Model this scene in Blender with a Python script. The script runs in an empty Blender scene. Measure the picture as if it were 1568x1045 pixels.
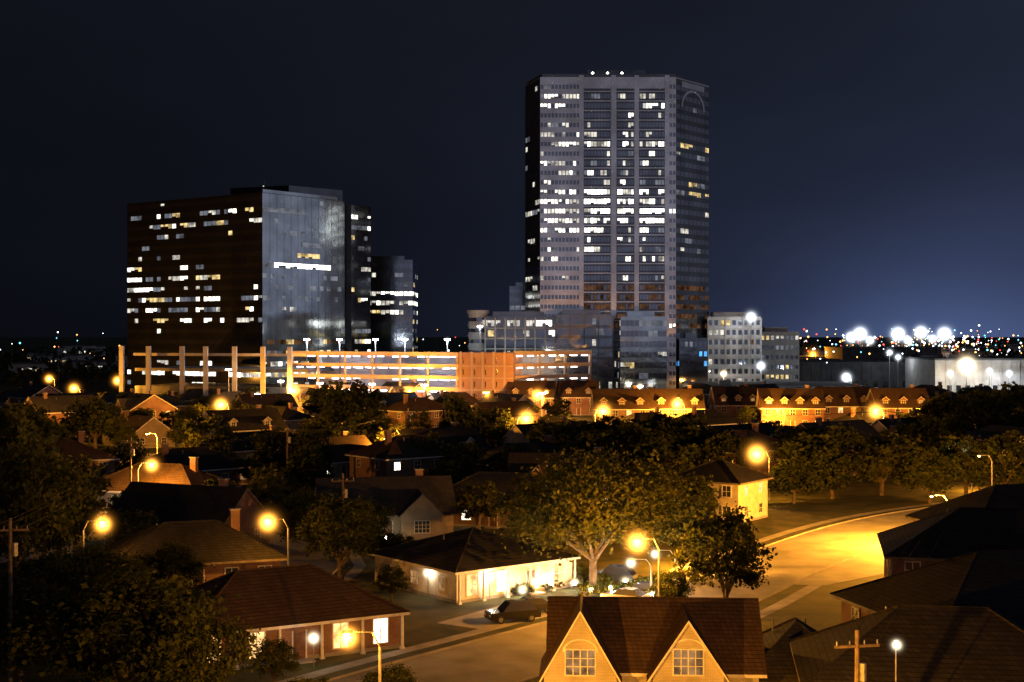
import bpy, math, random
from mathutils import Vector, Matrix
random.seed(11)
S=bpy.context.scene
R=random
CAMH=25.0; F=2154.0; HZ=510.0
def gp(b,g):           # pixel column / ground pixel row -> world metres on the ground
    d=CAMH*F/(g-HZ); return ((b-784)/F*d, d)
def bd(b,d): return ((b-784)/F*d, d)
# ---------------------------------------------------------------- materials
def newmat(n):
    m=bpy.data.materials.new(n); m.use_nodes=True
    nt=m.node_tree; nt.nodes.clear()
    o=nt.nodes.new('ShaderNodeOutputMaterial'); return m,nt,o
def noise_col(nt,c1,c2,scale,detail=5,coord='Object'):
    tc=nt.nodes.new('ShaderNodeTexCoord'); nz=nt.nodes.new('ShaderNodeTexNoise')
    nz.inputs['Scale'].default_value=scale; nz.inputs['Detail'].default_value=detail
    nt.links.new(tc.outputs[coord],nz.inputs['Vector'])
    r=nt.nodes.new('ShaderNodeValToRGB'); r.color_ramp.elements[0].position=.35; r.color_ramp.elements[1].position=.66
    r.color_ramp.elements[0].color=(*c1,1); r.color_ramp.elements[1].color=(*c2,1)
    nt.links.new(nz.outputs['Fac'],r.inputs['Fac']); return tc,nz,r
def mat(n,c1,c2=None,scale=1.0,rough=.8,metal=0.0,bump=.2,bscale=None,spec=.3):
    m,nt,o=newmat(n); p=nt.nodes.new('ShaderNodeBsdfPrincipled')
    c2=c2 or tuple(x*1.4 for x in c1)
    tc,nz,r=noise_col(nt,c1,c2,scale)
    nt.links.new(r.outputs['Color'],p.inputs['Base Color'])
    p.inputs['Roughness'].default_value=rough; p.inputs['Metallic'].default_value=metal
    p.inputs['Specular IOR Level'].default_value=spec
    if bump:
        n2=nt.nodes.new('ShaderNodeTexNoise'); n2.inputs['Scale'].default_value=bscale or scale*6
        nt.links.new(tc.outputs['Object'],n2.inputs['Vector'])
        b=nt.nodes.new('ShaderNodeBump'); b.inputs['Strength'].default_value=bump; b.inputs['Distance'].default_value=.1
        nt.links.new(n2.outputs['Fac'],b.inputs['Height']); nt.links.new(b.outputs['Normal'],p.inputs['Normal'])
    nt.links.new(p.outputs[0],o.inputs['Surface']); return m
def brickmat(n,c1,c2,mortar,sx=1.0,rowh=.09,w=.28,msize=.012):
    m,nt,o=newmat(n); p=nt.nodes.new('ShaderNodeBsdfPrincipled'); p.inputs['Roughness'].default_value=.88; p.inputs['Specular IOR Level'].default_value=.2
    tc=nt.nodes.new('ShaderNodeTexCoord'); sp=nt.nodes.new('ShaderNodeSeparateXYZ'); nt.links.new(tc.outputs['Object'],sp.inputs[0])
    a=nt.nodes.new('ShaderNodeMath'); a.operation='ADD'; nt.links.new(sp.outputs[0],a.inputs[0]); nt.links.new(sp.outputs[1],a.inputs[1])
    cb=nt.nodes.new('ShaderNodeCombineXYZ'); nt.links.new(a.outputs[0],cb.inputs[0]); nt.links.new(sp.outputs[2],cb.inputs[1])
    br=nt.nodes.new('ShaderNodeTexBrick'); br.inputs['Scale'].default_value=sx
    br.inputs['Brick Width'].default_value=w; br.inputs['Row Height'].default_value=rowh; br.inputs['Mortar Size'].default_value=msize
    br.inputs['Color1'].default_value=(*c1,1); br.inputs['Color2'].default_value=(*c2,1); br.inputs['Mortar'].default_value=(*mortar,1)
    nt.links.new(cb.outputs[0],br.inputs['Vector'])
    nz=nt.nodes.new('ShaderNodeTexNoise'); nz.inputs['Scale'].default_value=.7; nz.inputs['Detail'].default_value=6; nt.links.new(tc.outputs['Object'],nz.inputs['Vector'])
    mx=nt.nodes.new('ShaderNodeMix'); mx.data_type='RGBA'; mx.blend_type='MULTIPLY'; mx.inputs[0].default_value=.7
    nt.links.new(br.outputs['Color'],mx.inputs[6]); nt.links.new(nz.outputs['Fac'],mx.inputs[7])
    nt.links.new(mx.outputs[2],p.inputs['Base Color'])
    b=nt.nodes.new('ShaderNodeBump'); b.inputs['Strength'].default_value=.4; b.inputs['Distance'].default_value=.03
    nt.links.new(br.outputs['Fac'],b.inputs['Height']); nt.links.new(b.outputs['Normal'],p.inputs['Normal'])
    nt.links.new(p.outputs[0],o.inputs['Surface']); return m
def emis(n,col,st,vary=.7,scale=.35,sample=False):
    m,nt,o=newmat(n); e=nt.nodes.new('ShaderNodeEmission'); e.inputs['Color'].default_value=(*col,1)
    tc=nt.nodes.new('ShaderNodeTexCoord'); nz=nt.nodes.new('ShaderNodeTexNoise'); nz.inputs['Scale'].default_value=scale; nz.inputs['Detail'].default_value=3
    nt.links.new(tc.outputs['Object'],nz.inputs['Vector'])
    mr=nt.nodes.new('ShaderNodeMapRange'); mr.inputs[1].default_value=.35; mr.inputs[2].default_value=.65
    mr.inputs[3].default_value=st*(1-vary); mr.inputs[4].default_value=st*(1+vary)
    nt.links.new(nz.outputs['Fac'],mr.inputs[0]); nt.links.new(mr.outputs[0],e.inputs['Strength'])
    nt.links.new(e.outputs[0],o.inputs['Surface'])
    if not sample: m.cycles.emission_sampling='NONE'
    return m
def glassmat(n,col,diff,rough=.12,mixd=.3,metal=.95):
    m,nt,o=newmat(n); p=nt.nodes.new('ShaderNodeBsdfPrincipled'); d=nt.nodes.new('ShaderNodeBsdfDiffuse')
    tc,nz,r=noise_col(nt,tuple(c*.75 for c in col),tuple(c*1.2 for c in col),.12,7)
    nt.links.new(r.outputs['Color'],p.inputs['Base Color']); p.inputs['Metallic'].default_value=metal; p.inputs['Roughness'].default_value=rough
    d.inputs['Color'].default_value=(*diff,1)
    n2=nt.nodes.new('ShaderNodeTexNoise'); n2.inputs['Scale'].default_value=.35; nt.links.new(tc.outputs['Object'],n2.inputs['Vector'])
    b=nt.nodes.new('ShaderNodeBump'); b.inputs['Strength'].default_value=.25; b.inputs['Distance'].default_value=.08
    nt.links.new(n2.outputs['Fac'],b.inputs['Height']); nt.links.new(b.outputs['Normal'],p.inputs['Normal'])
    mx=nt.nodes.new('ShaderNodeMixShader'); mx.inputs[0].default_value=mixd
    nt.links.new(p.outputs[0],mx.inputs[1]); nt.links.new(d.outputs[0],mx.inputs[2]); nt.links.new(mx.outputs[0],o.inputs['Surface']); return m
def leafmat(n,c1,c2):
    m,nt,o=newmat(n); d=nt.nodes.new('ShaderNodeBsdfDiffuse'); t=nt.nodes.new('ShaderNodeBsdfTranslucent')
    tc,nz,r=noise_col(nt,c1,c2,.6,4)
    nt.links.new(r.outputs['Color'],d.inputs['Color']); nt.links.new(r.outputs['Color'],t.inputs['Color'])
    mx=nt.nodes.new('ShaderNodeMixShader'); mx.inputs[0].default_value=.35
    nt.links.new(d.outputs[0],mx.inputs[1]); nt.links.new(t.outputs[0],mx.inputs[2]); nt.links.new(mx.outputs[0],o.inputs['Surface']); return m
def bloommat(n,col,st,wide,Rr):   # lens bloom put in as an emissive sphere: tight core + faint skirt
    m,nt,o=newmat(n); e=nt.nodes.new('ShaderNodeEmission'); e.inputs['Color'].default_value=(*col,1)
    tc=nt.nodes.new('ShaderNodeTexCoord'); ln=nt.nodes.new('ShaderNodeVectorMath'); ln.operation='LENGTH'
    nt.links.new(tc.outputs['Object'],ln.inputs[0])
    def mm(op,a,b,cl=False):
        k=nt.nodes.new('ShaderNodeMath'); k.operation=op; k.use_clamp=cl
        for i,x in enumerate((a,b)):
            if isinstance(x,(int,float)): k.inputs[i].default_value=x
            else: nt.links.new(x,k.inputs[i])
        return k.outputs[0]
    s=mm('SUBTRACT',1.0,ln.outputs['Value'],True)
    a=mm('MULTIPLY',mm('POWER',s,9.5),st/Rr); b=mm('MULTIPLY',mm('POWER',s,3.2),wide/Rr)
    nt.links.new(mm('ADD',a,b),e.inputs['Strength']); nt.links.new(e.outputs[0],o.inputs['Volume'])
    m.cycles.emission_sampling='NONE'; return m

M={}
M['grass']=mat('grass',(.025,.034,.012),(.085,.075,.028),.3,.95,bump=.6,bscale=4)
M['street']=mat('street_concrete',(.17,.16,.14),(.29,.275,.24),.25,.85,bump=.3,bscale=9)
M['concrete']=mat('concrete',(.2,.19,.175),(.32,.3,.28),.6,.85)
M['brickred']=brickmat('brick_red',(.26,.11,.075),(.34,.16,.10),(.32,.29,.26))
M['bricktan']=brickmat('brick_tan',(.38,.29,.2),(.46,.36,.26),(.4,.37,.33))
M['brickpaint']=brickmat('brick_cream',(.6,.55,.42),(.66,.6,.47),(.42,.38,.3))
M['stucco']=mat('stucco_cream',(.45,.39,.3),(.6,.54,.43),1.2,.9)
M['siding']=brickmat('siding_white',(.55,.54,.5),(.6,.58,.54),(.25,.25,.24),1,.18,6,.015)
M['roofdark']=brickmat('shingle_dark',(.028,.026,.027),(.05,.046,.045),(.012,.012,.012),1,.2,.35,.02)
M['roofbrown']=brickmat('shingle_brown',(.075,.045,.032),(.105,.065,.045),(.03,.02,.016),1,.2,.35,.02)
M['roofgrey']=brickmat('shingle_grey',(.06,.056,.055),(.09,.085,.083),(.03,.03,.03),1,.2,.35,.02)
M['trim']=mat('trim_white',(.5,.48,.44),(.66,.64,.6),2,.6)
M['trimdark']=mat('fascia_painted',(.12,.1,.09),(.2,.17,.15),2,.7)
M['door']=mat('door_wood',(.1,.05,.03),(.16,.08,.05),2,.5)
M['glass']=glassmat('window_glass_dark',(.12,.13,.15),(.015,.015,.018),.08,.3,.6)
M['wwarm']=emis('window_lit_warm',(1,.55,.2),1.6,.6,1.2)
M['wdim']=emis('window_lit_dim',(1,.5,.18),.3,.6,1.2)
M['wwhite']=emis('window_lit_white',(1,.86,.62),4,.5,1.2)
M['bark']=mat('bark',(.06,.045,.032),(.13,.1,.075),2,.95,bump=.8,bscale=9)
M['leafA']=leafmat('foliage_oak',(.035,.045,.012),(.1,.1,.03))
M['leafB']=leafmat('foliage_dark',(.022,.032,.012),(.06,.065,.02))
M['metal']=mat('galvanised_metal',(.2,.2,.2),(.3,.3,.3),3,.5,.6)
M['wood']=mat('pole_wood',(.08,.06,.045),(.14,.11,.08),3,.9)
M['rubber']=mat('rubber',(.02,.02,.02),(.03,.03,.03),3,.9)
M['carglass']=glassmat('car_glass',(.1,.1,.12),(.01,.01,.01),.05,.2,.5)
M['bulb_na']=emis('lamp_lens_sodium',(1,.5,.12),60,.1)
M['bulb_w']=emis('lamp_lens_white',(1,.93,.8),30,.1)
# ---------------------------------------------------------------- mesh builder
class MB:
    def __init__(s): s.v=[];s.f=[];s.m=[];s.mats=[]
    def mi(s,k):
        if k not in s.mats: s.mats.append(k)
        return s.mats.index(k)
    def poly(s,pts,k):
        i=len(s.v); s.v+= [tuple(p) for p in pts]; s.f.append(tuple(range(i,i+len(pts)))); s.m.append(s.mi(k))
    def box8(s,c,k):
        i=len(s.v); s.v+=c
        for q in ((0,3,2,1),(4,5,6,7),(0,1,5,4),(1,2,6,5),(2,3,7,6),(3,0,4,7)):
            s.f.append(tuple(i+a for a in q)); s.m.append(s.mi(k))
    def box(s,x0,x1,y0,y1,z0,z1,k):
        s.box8([(x0,y0,z0),(x1,y0,z0),(x1,y1,z0),(x0,y1,z0),(x0,y0,z1),(x1,y0,z1),(x1,y1,z1),(x0,y1,z1)],k)
    def obox(s,p0,p1,t0,t1,z0,z1,k): # box along p0->p1, from t0 to t1 along outward normal (dy,-dx)
        dx,dy=p1[0]-p0[0],p1[1]-p0[1]; L=math.hypot(dx,dy); n=(dy/L,-dx/L)
        if t0>t1: t0,t1=t1,t0
        a=(p0[0]+n[0]*t1,p0[1]+n[1]*t1);b=(p1[0]+n[0]*t1,p1[1]+n[1]*t1);c=(p1[0]+n[0]*t0,p1[1]+n[1]*t0);d=(p0[0]+n[0]*t0,p0[1]+n[1]*t0)
        s.box8([(*q,z0) for q in (a,b,c,d)]+[(*q,z1) for q in (a,b,c,d)],k)
    def prism(s,pl,z0,z1,k,kt=None):
        n=len(pl)
        for a in range(n):
            p,q=pl[a],pl[(a+1)%n]; s.poly([(*p,z0),(*q,z0),(*q,z1),(*p,z1)],k)
        s.poly([(*p,z1) for p in pl],kt or k)
    def cyl(s,p0,p1,r0,r1,k,n=8,cap=True):
        p0=Vector(p0);p1=Vector(p1);d=(p1-p0).normalized()
        u=d.orthogonal().normalized(); w=d.cross(u); i=len(s.v)
        for p,r in ((p0,r0),(p1,r1)):
            for a in range(n):
                t=2*math.pi*a/n; s.v.append(tuple(p+u*math.cos(t)*r+w*math.sin(t)*r))
        for a in range(n):
            b=(a+1)%n; s.f.append((i+a,i+b,i+n+b,i+n+a)); s.m.append(s.mi(k))
        if cap: s.f.append(tuple(i+n+a for a in range(n))); s.m.append(s.mi(k)); s.f.append(tuple(i+a for a in reversed(range(n)))); s.m.append(s.mi(k))
    def octa(s,c,r,k):
        i=len(s.v); x,y,z=c
        s.v+=[(x+r,y,z),(x-r,y,z),(x,y+r,z),(x,y-r,z),(x,y,z+r),(x,y,z-r)]
        for q in ((0,2,4),(2,1,4),(1,3,4),(3,0,4),(2,0,5),(1,2,5),(3,1,5),(0,3,5)): s.f.append(tuple(i+a for a in q)); s.m.append(s.mi(k))
    def mesh(s,name):
        me=bpy.data.meshes.new(name); me.from_pydata(s.v,[],s.f)
        for k in s.mats: me.materials.append(M[k])
        me.polygons.foreach_set('material_index',s.m); me.update(); return me
    def obj(s,name,parent=None,loc=(0,0,0),rot=0):
        return place(s.mesh(name),name,loc,rot,parent)
def place(me,name,loc=(0,0,0),rot=0,parent=None,scale=(1,1,1)):
    o=bpy.data.objects.new(name,me); o.location=loc; o.rotation_euler=(0,0,rot); o.scale=scale
    S.collection.objects.link(o)
    if parent: o.parent=parent
    return o
def empty(name,loc=(0,0,0),rot=0):
    o=bpy.data.objects.new(name,None); o.location=loc; o.rotation_euler=(0,0,rot); o.empty_display_size=.5; S.collection.objects.link(o); return o
def pointlight(name,par,loc,en,col,r=.12):
    l=bpy.data.lights.new(name,'POINT'); l.energy=en; l.color=col; l.shadow_soft_size=r
    lo=bpy.data.objects.new(name,l); S.collection.objects.link(lo); lo.parent=par; lo.location=loc
# ---------------------------------------------------------------- camera & world
cam=bpy.data.cameras.new('camera'); co=bpy.data.objects.new('camera',cam); S.collection.objects.link(co)
cam.lens=36*F/1568; cam.sensor_width=36; cam.clip_end=20000; cam.clip_start=.5
co.location=(0,0,CAMH); co.rotation_euler=(math.radians(90-.333),0,0); S.camera=co
S.view_settings.view_transform='Standard'; S.view_settings.look='None'; S.view_settings.exposure=0
W=bpy.data.worlds.new('World'); S.world=W; W.use_nodes=True; nt=W.node_tree; nt.nodes.clear()
wo=nt.nodes.new('ShaderNodeOutputWorld'); bg=nt.nodes.new('ShaderNodeBackground'); nt.links.new(bg.outputs[0],wo.inputs[0])
tc=nt.nodes.new('ShaderNodeTexCoord'); sp=nt.nodes.new('ShaderNodeSeparateXYZ'); nt.links.new(tc.outputs['Generated'],sp.inputs[0])
def mth(op,a,b=None,clamp=False):
    n=nt.nodes.new('ShaderNodeMath'); n.operation=op; n.use_clamp=clamp
    for i,x in enumerate((a,b)):
        if x is None: continue
        if isinstance(x,(int,float)): n.inputs[i].default_value=x
        else: nt.links.new(x,n.inputs[i])
    return n.outputs[0]
def dot(v):
    n=nt.nodes.new('ShaderNodeVectorMath'); n.operation='DOT_PRODUCT'; nt.links.new(tc.outputs['Generated'],n.inputs[0]); n.inputs[1].default_value=v; return n.outputs['Value']
zz=mth('MAXIMUM',sp.outputs[2],0.0)
nz=nt.nodes.new('ShaderNodeTexNoise'); nz.inputs['Scale'].default_value=3.0; nz.inputs['Detail'].default_value=4
mp=nt.nodes.new('ShaderNodeMapping'); mp.inputs['Scale'].default_value=(1,1,3.5); nt.links.new(tc.outputs['Generated'],mp.inputs[0]); nt.links.new(mp.outputs[0],nz.inputs['Vector'])
cl=mth('ADD',mth('MULTIPLY',nz.outputs['Fac'],1.0),.5)
g1=mth('POWER',mth('MAXIMUM',dot((.42,.907,0)),0.0),18.0)
g1=mth('MULTIPLY',g1,mth('POWER',2.718,mth('MULTIPLY',zz,-7.0)))
g1=mth('MULTIPLY',g1,cl)
# stadium light dome
g3=mth('POWER',mth('MAXIMUM',dot((.29,.957,0)),0.0),260.0)
g3=mth('MULTIPLY',g3,mth('POWER',2.718,mth('MULTIPLY',zz,-20.0)))
# city light dome behind and to the right of the viewer
g2=mth('MULTIPLY',mth('SUBTRACT',dot((.72,-.69,0)),.15),2.2,True)
zq=mth('MULTIPLY',zz,4.2)
g2=mth('MULTIPLY',mth('MULTIPLY',g2,mth('POWER',2.718,mth('MULTIPLY',mth('MULTIPLY',zq,zq),-1.0))),cl)
def scol(fac,col):
    n=nt.nodes.new('ShaderNodeVectorMath'); n.operation='SCALE'; n.inputs[0].default_value=col
    if isinstance(fac,(int,float)): n.inputs['Scale'].default_value=fac
    else: nt.links.new(fac,n.inputs['Scale'])
    return n.outputs[0]
def add(a,b):
    n=nt.nodes.new('ShaderNodeVectorMath'); n.operation='ADD'; nt.links.new(a,n.inputs[0]); nt.links.new(b,n.inputs[1]); return n.outputs[0]
basef=mth('ADD',.7,mth('MULTIPLY',zz,2.2)); basef=mth('MULTIPLY',basef,mth('ADD',mth('MULTIPLY',nz.outputs['Fac'],.6),.7))
rightf=mth('ADD',1.0,mth('MULTIPLY',sp.outputs[0],.9))
basef=mth('MULTIPLY',basef,rightf)
c=scol(basef,(.0058,.0072,.0118)); c=add(c,scol(g1,(.030,.040,.092))); c=add(c,scol(g2,(.27,.285,.37))); c=add(c,scol(g3,(.04,.065,.15)))
sky=nt.nodes.new('ShaderNodeTexSky'); sky.sky_type='NISHITA'; sky.sun_disc=False; sky.sun_elevation=math.radians(-8); sky.sun_rotation=math.radians(200)
ss=nt.nodes.new('ShaderNodeVectorMath'); ss.operation='SCALE'; ss.inputs['Scale'].default_value=.05; nt.links.new(sky.outputs[0],ss.inputs[0])
c=add(c,ss.outputs[0]); nt.links.new(c,bg.inputs['Color']); bg.inputs['Strength'].default_value=1
sl=bpy.data.lights.new('night_fill','SUN'); sl.energy=.008; sl.angle=math.radians(.5); sl.color=(.75,.82,1)  # added weak bluish fill so unlit roofs stay faintly visible
so=bpy.data.objects.new('night_fill',sl); S.collection.objects.link(so); so.rotation_euler=(math.radians(50),0,math.radians(30))
# ---------------------------------------------------------------- ground & roads
g=MB(); g.poly([(-4000,-500,0),(4000,-500,0),(4000,8000,0),(-4000,8000,0)],'grass'); g.obj('ground')
roads=[]
def road(name,pts,w,zl=.008):
    mb=MB(); roads.append((pts,w))
    P=[Vector((p[0],p[1],0)) for p in pts]; Q=[]
    for i in range(len(P)-1):
        p0=P[max(i-1,0)];p1=P[i];p2=P[i+1];p3=P[min(i+2,len(P)-1)]
        for k in range(6):
            t=k/6; Q.append(.5*((2*p1)+(p2-p0)*t+(2*p0-5*p1+4*p2-p3)*t*t+(3*p1-p0-3*p2+p3)*t**3))
    Q.append(P[-1]); N=[]
    for i in range(len(Q)):
        d=(Q[min(i+1,len(Q)-1)]-Q[max(i-1,0)]).normalized(); N.append(Vector((-d.y,d.x,0)))
    def strip(o0,o1,z,k):
        for i in range(len(Q)-1):
            a=Q[i]+N[i]*o0;b=Q[i+1]+N[i+1]*o0;c_=Q[i+1]+N[i+1]*o1;d=Q[i]+N[i]*o1
            mb.poly([(p.x,p.y,z) for p in (d,c_,b,a)],k)
    strip(-w/2,w/2,zl,'street')
    for sgn in (-1,1):
        a,b=sorted((sgn*w/2,sgn*(w/2+.2)))
        strip(a,b,.13,'concrete')
        for i in range(len(Q)-1):
            for off in (a,b):
                p=Q[i]+N[i]*off;q=Q[i+1]+N[i+1]*off
                mb.poly([(p.x,p.y,0),(q.x,q.y,0),(q.x,q.y,.13),(p.x,p.y,.13)],'concrete')
        a,b=sorted((sgn*(w/2+1.6),sgn*(w/2+2.9))); strip(a,b,.012+zl*.3,'concrete')
    mb.obj(name)
road('street',[(-20,80),(-9.8,96),(3.5,113),(15,128),(28,151),(50,184),(78,208),(120,236)],11)
U=Vector((.79,.61));V=Vector((-.61,.79))
def uv(u,v): p=U*u+V*v; return (p.x,p.y)
road('street',[uv(-60,262),uv(0,262),uv(70,262),uv(150,262),uv(300,262)],8,zl=.03)
road('street',[(-190,300),(-100,282),(0,300),(100,322),(200,345)],8,zl=.04)
road('street',[(-230,400),(-100,395),(0,390),(100,380),(220,372)],10,zl=.05)
road('street',[(-110,200),(-70,196),(-40,180),(-22,150),(-36,120),(-70,104)],7,zl=.06)
mb=MB(); mb.poly([(x_,y_,.02) for x_,y_ in ((25,140),(31,139),(52,158),(56,170),(47,173),(38,160))],'street'); mb.obj('driveway')
mb=MB(); mb.poly([(x_,y_,.02) for x_,y_ in ((-6.5,121),(-2,118),(2,125.5),(-1,129))],'concrete'); mb.obj('driveway')
roads.append(([(25,140),(52,165)],10))
# ---------------------------------------------------------------- street lamps
LAMPS=[]
import bmesh
bm=bmesh.new(); bmesh.ops.create_icosphere(bm,subdivisions=2,radius=1.0); SPH=bpy.data.meshes.new('bloom'); bm.to_mesh(SPH); bm.free()
bloom_cache={}
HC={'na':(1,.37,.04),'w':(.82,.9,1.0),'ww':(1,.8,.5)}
def bloom(par,loc,Rr,kind,st,wide=.6):
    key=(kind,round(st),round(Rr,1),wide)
    if key not in bloom_cache:
        me=SPH.copy(); me.materials.append(bloommat('lamp_bloom',HC[kind],st,wide,Rr)); bloom_cache[key]=me
    return place(bloom_cache[key],'bloom_halo',loc,0,par,(Rr,Rr,Rr))
LC={'na':(1,.37,.03),'w':(.85,.92,1.0),'ww':(1,.78,.5)}
def lamp(b,y,h=7.0,power=1500,Rr=2.0,kind='na',side=1,st=150,name='street_or_added_lamp',pos=None,mul=3.8,glow=True,wide=.9):
    if pos: X,Y=pos
    else:
        d=(CAMH-h)*F/(y-HZ); X,Y=bd(b,d)
    if Y>230: mul*=2.0
    e=empty(name,(X,Y,0)); mb=MB(); px=1.9*side
    mb.cyl((px,0.2,0),(px,.2,h*.9),.13,.08,'metal'); mb.cyl((px,.2,h*.9),(px*.75,.15,h+.22),.06,.05,'metal',6)
    mb.cyl((px*.75,.15,h+.22),(.3*side,0,h+.28),.05,.05,'metal',6)
    mb.cyl((px,.2,0),(px,.2,.4),.22,.18,'metal')
    mb.obj('pole',e)
    hd=MB()
    hd.poly([(-.38,-.16,h+.16),(.38,-.12,h+.16),(.3,-.07,h+.34),(-.3,-.09,h+.34)],'metal')
    hd.poly([(-.38,.16,h+.16),(.38,.12,h+.16),(.3,.07,h+.34),(-.3,.09,h+.34)],'metal')
    hd.poly([(-.3,-.09,h+.34),(.3,-.07,h+.34),(.3,.07,h+.34),(-.3,.09,h+.34)],'metal')
    hd.poly([(-.38,-.16,h+.16),(-.3,-.09,h+.34),(-.3,.09,h+.34),(-.38,.16,h+.16)],'metal')
    hd.cyl((-.05,0,h+.15),(-.05,0,h+.02),.2,.1,'bulb_na' if kind=='na' else 'bulb_w',10)
    hd.obj('lamp_head',e)
    pointlight('lamp_light',e,(-.05,0,h-.25),power*mul,LC[kind])
    if glow: bloom(e,(0,0,h-.1),Rr,kind,st,wide)
    LAMPS.append((X,Y,h)); return e
lamp(976,830,power=5200,Rr=2.6)
lamp(532,975,power=1400,Rr=1.75)
lamp(410,799,power=700,Rr=2.5,side=1)
lamp(157,802,power=260,Rr=2.2,side=-1)
lamp(232,712,power=4200,Rr=2.5,side=-1)
lamp(1159,695,power=2600,Rr=4.0,side=1)
lamp(1341,630,power=5500,Rr=4.8)
lamp(338,620,power=5200,Rr=4.8)
lamp(450,598,power=5500,Rr=5.2)
lamp(806,641,power=4600,Rr=4.8,side=-1)
lamp(924,630,power=5500,Rr=4.8,side=-1)
lamp(1037,619,power=5500,Rr=4.4)
lamp(823,605,power=5500,Rr=4.8)
lamp(627,600,power=5500,Rr=4.4)
lamp(113,595,power=5500,Rr=4.4)
lamp(180,583,h=9,power=5500,Rr=4.2)
lamp(75,580,h=9,power=5500,Rr=3.8)
lamp(1324,547,h=10,power=9000,Rr=11,st=90)
lamp(1296,578,h=8,power=1500,Rr=5,kind='w',st=100)
lamp(1245,543,h=12,power=6000,Rr=8,st=60)
lamp(280,590,h=7,power=4000,Rr=2.6,st=50)
lamp(0,0,pos=(49,164),h=5.8,power=42000,side=1,glow=False)       # hidden behind the roofs at right
lamp(0,0,pos=(-2,68),power=6500,side=-1,glow=False)        # below the frame
lamp(0,0,pos=(12,64),power=4200,glow=False)
lamp(0,0,pos=(-68,262),power=9000,h=6,glow=False)
lamp(0,0,pos=(-88,250),power=3500,h=5,glow=False)
lamp(0,0,pos=(-22.5,250),power=3500,Rr=2,h=6,st=30)
lamp(0,0,pos=(19,149),power=5200,Rr=1.2,h=4.2,st=40)
lamp(1470,690,power=120,Rr=1.6,kind='ww',st=25)
lamp(1500,700,h=7,power=500,glow=False)
lamp(0,0,pos=(-112,330),power=4000,h=6,glow=False)
lamp(0,0,pos=(-40,330),power=3000,h=6,glow=False)
lamp(0,0,pos=(100,350),power=4000,h=6,glow=False)
lamp(0,0,pos=(68,360),power=4000,h=5,glow=False)
lamp(0,0,pos=(74,222),power=3000,h=4.5,glow=False)
lamp(0,0,pos=(11.0,130),h=3.8,power=220,Rr=1.3,kind='ww',st=70,name='post_lamp')
lamp(0,0,pos=(13.4,131.5),h=4.4,power=220,Rr=1.2,kind='ww',st=60,name='post_lamp')
def occ(x,y,hw,top):
    for (lx,ly,lz) in LAMPS[:21]:
        if y<ly-1 and abs(x/y-lx/ly)*y<hw+1.2 and CAMH-(CAMH-lz)*y/ly<top+1.0: return True
    return False
# ---------------------------------------------------------------- houses
def window(mb,p,n,w,h,k,bars=True):   # p centre on wall, n outward normal 2d
    t=(-n[1],n[0]); x,y,z=p
    def q(a,b,o): return (x+t[0]*a+n[0]*o,y+t[1]*a+n[1]*o,z+b)
    f=.09
    for (a0,a1,b0,b1) in ((-w/2-f,w/2+f,h/2,h/2+f),(-w/2-f,w/2+f,-h/2-f,-h/2),(-w/2-f,-w/2,-h/2,h/2),(w/2,w/2+f,-h/2,h/2)):
        P=[q(a0,b0,.07),q(a1,b0,.07),q(a1,b1,.07),q(a0,b1,.07)]; mb.poly(P,'trim')
        B=[q(a0,b0,.0),q(a1,b0,.0),q(a1,b1,.0),q(a0,b1,.0)]
        for i in range(4): mb.poly([P[i],P[(i+1)%4],B[(i+1)%4],B[i]],'trim')
    mb.poly([q(-w/2,-h/2,.025),q(w/2,-h/2,.025),q(w/2,h/2,.025),q(-w/2,h/2,.025)],k)
    if bars:
        def bar(a0,a1,b0,b1,o): mb.poly([q(a0,b0,o),q(a1,b0,o),q(a1,b1,o),q(a0,b1,o)],'trim')
        if w>1.5:
            for a in (-w/4,w/4): bar(a-.03,a+.03,-h/2,h/2,.054)
            for b in (-h/6,h/6): bar(-w/2,w/2,b-.025,b+.025,.05)
        bar(-.04,.04,-h/2,h/2,.054); bar(-w/2,w/2,-.03,.03,.05) if w<=1.5 else None
def roof_hip(mb,cx,cy,w,d,z,rise,k,o=.6,fa='trim'):
    x0,x1,y0,y1=cx-w/2-o,cx+w/2+o,cy-d/2-o,cy+d/2+o; W_,D_=w+2*o,d+2*o
    if W_>=D_: r0=(cx-(W_-D_)/2,cy,z+rise); r1=(cx+(W_-D_)/2,cy,z+rise)
    else: r0=(cx,cy-(D_-W_)/2,z+rise); r1=(cx,cy+(D_-W_)/2,z+rise)
    A,B,C,D=(x0,y0,z),(x1,y0,z),(x1,y1,z),(x0,y1,z)
    if W_>=D_: fs=[[A,B,r1,r0],[B,C,r1],[C,D,r0,r1],[D,A,r0]]
    else: fs=[[A,B,r0],[B,C,r1,r0],[C,D,r1],[D,A,r0,r1]]
    for f in fs: mb.poly(f,k)
    for a,b in ((A,r0),(B,r1 if W_>=D_ else r0),(C,r1),(D,r0 if W_>=D_ else r1)): mb.cyl(a,b,.09,.09,k,5,False)
    if (Vector(r0)-Vector(r1)).length>.1: mb.cyl(r0,r1,.09,.09,k,5,False)
    lo=[(p[0],p[1],z-.22) for p in (A,B,C,D)]; up=[A,B,C,D]
    for i in range(4): mb.poly([lo[i],lo[(i+1)%4],up[(i+1)%4],up[i]],fa)
    mb.poly(lo[::-1],fa)
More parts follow.
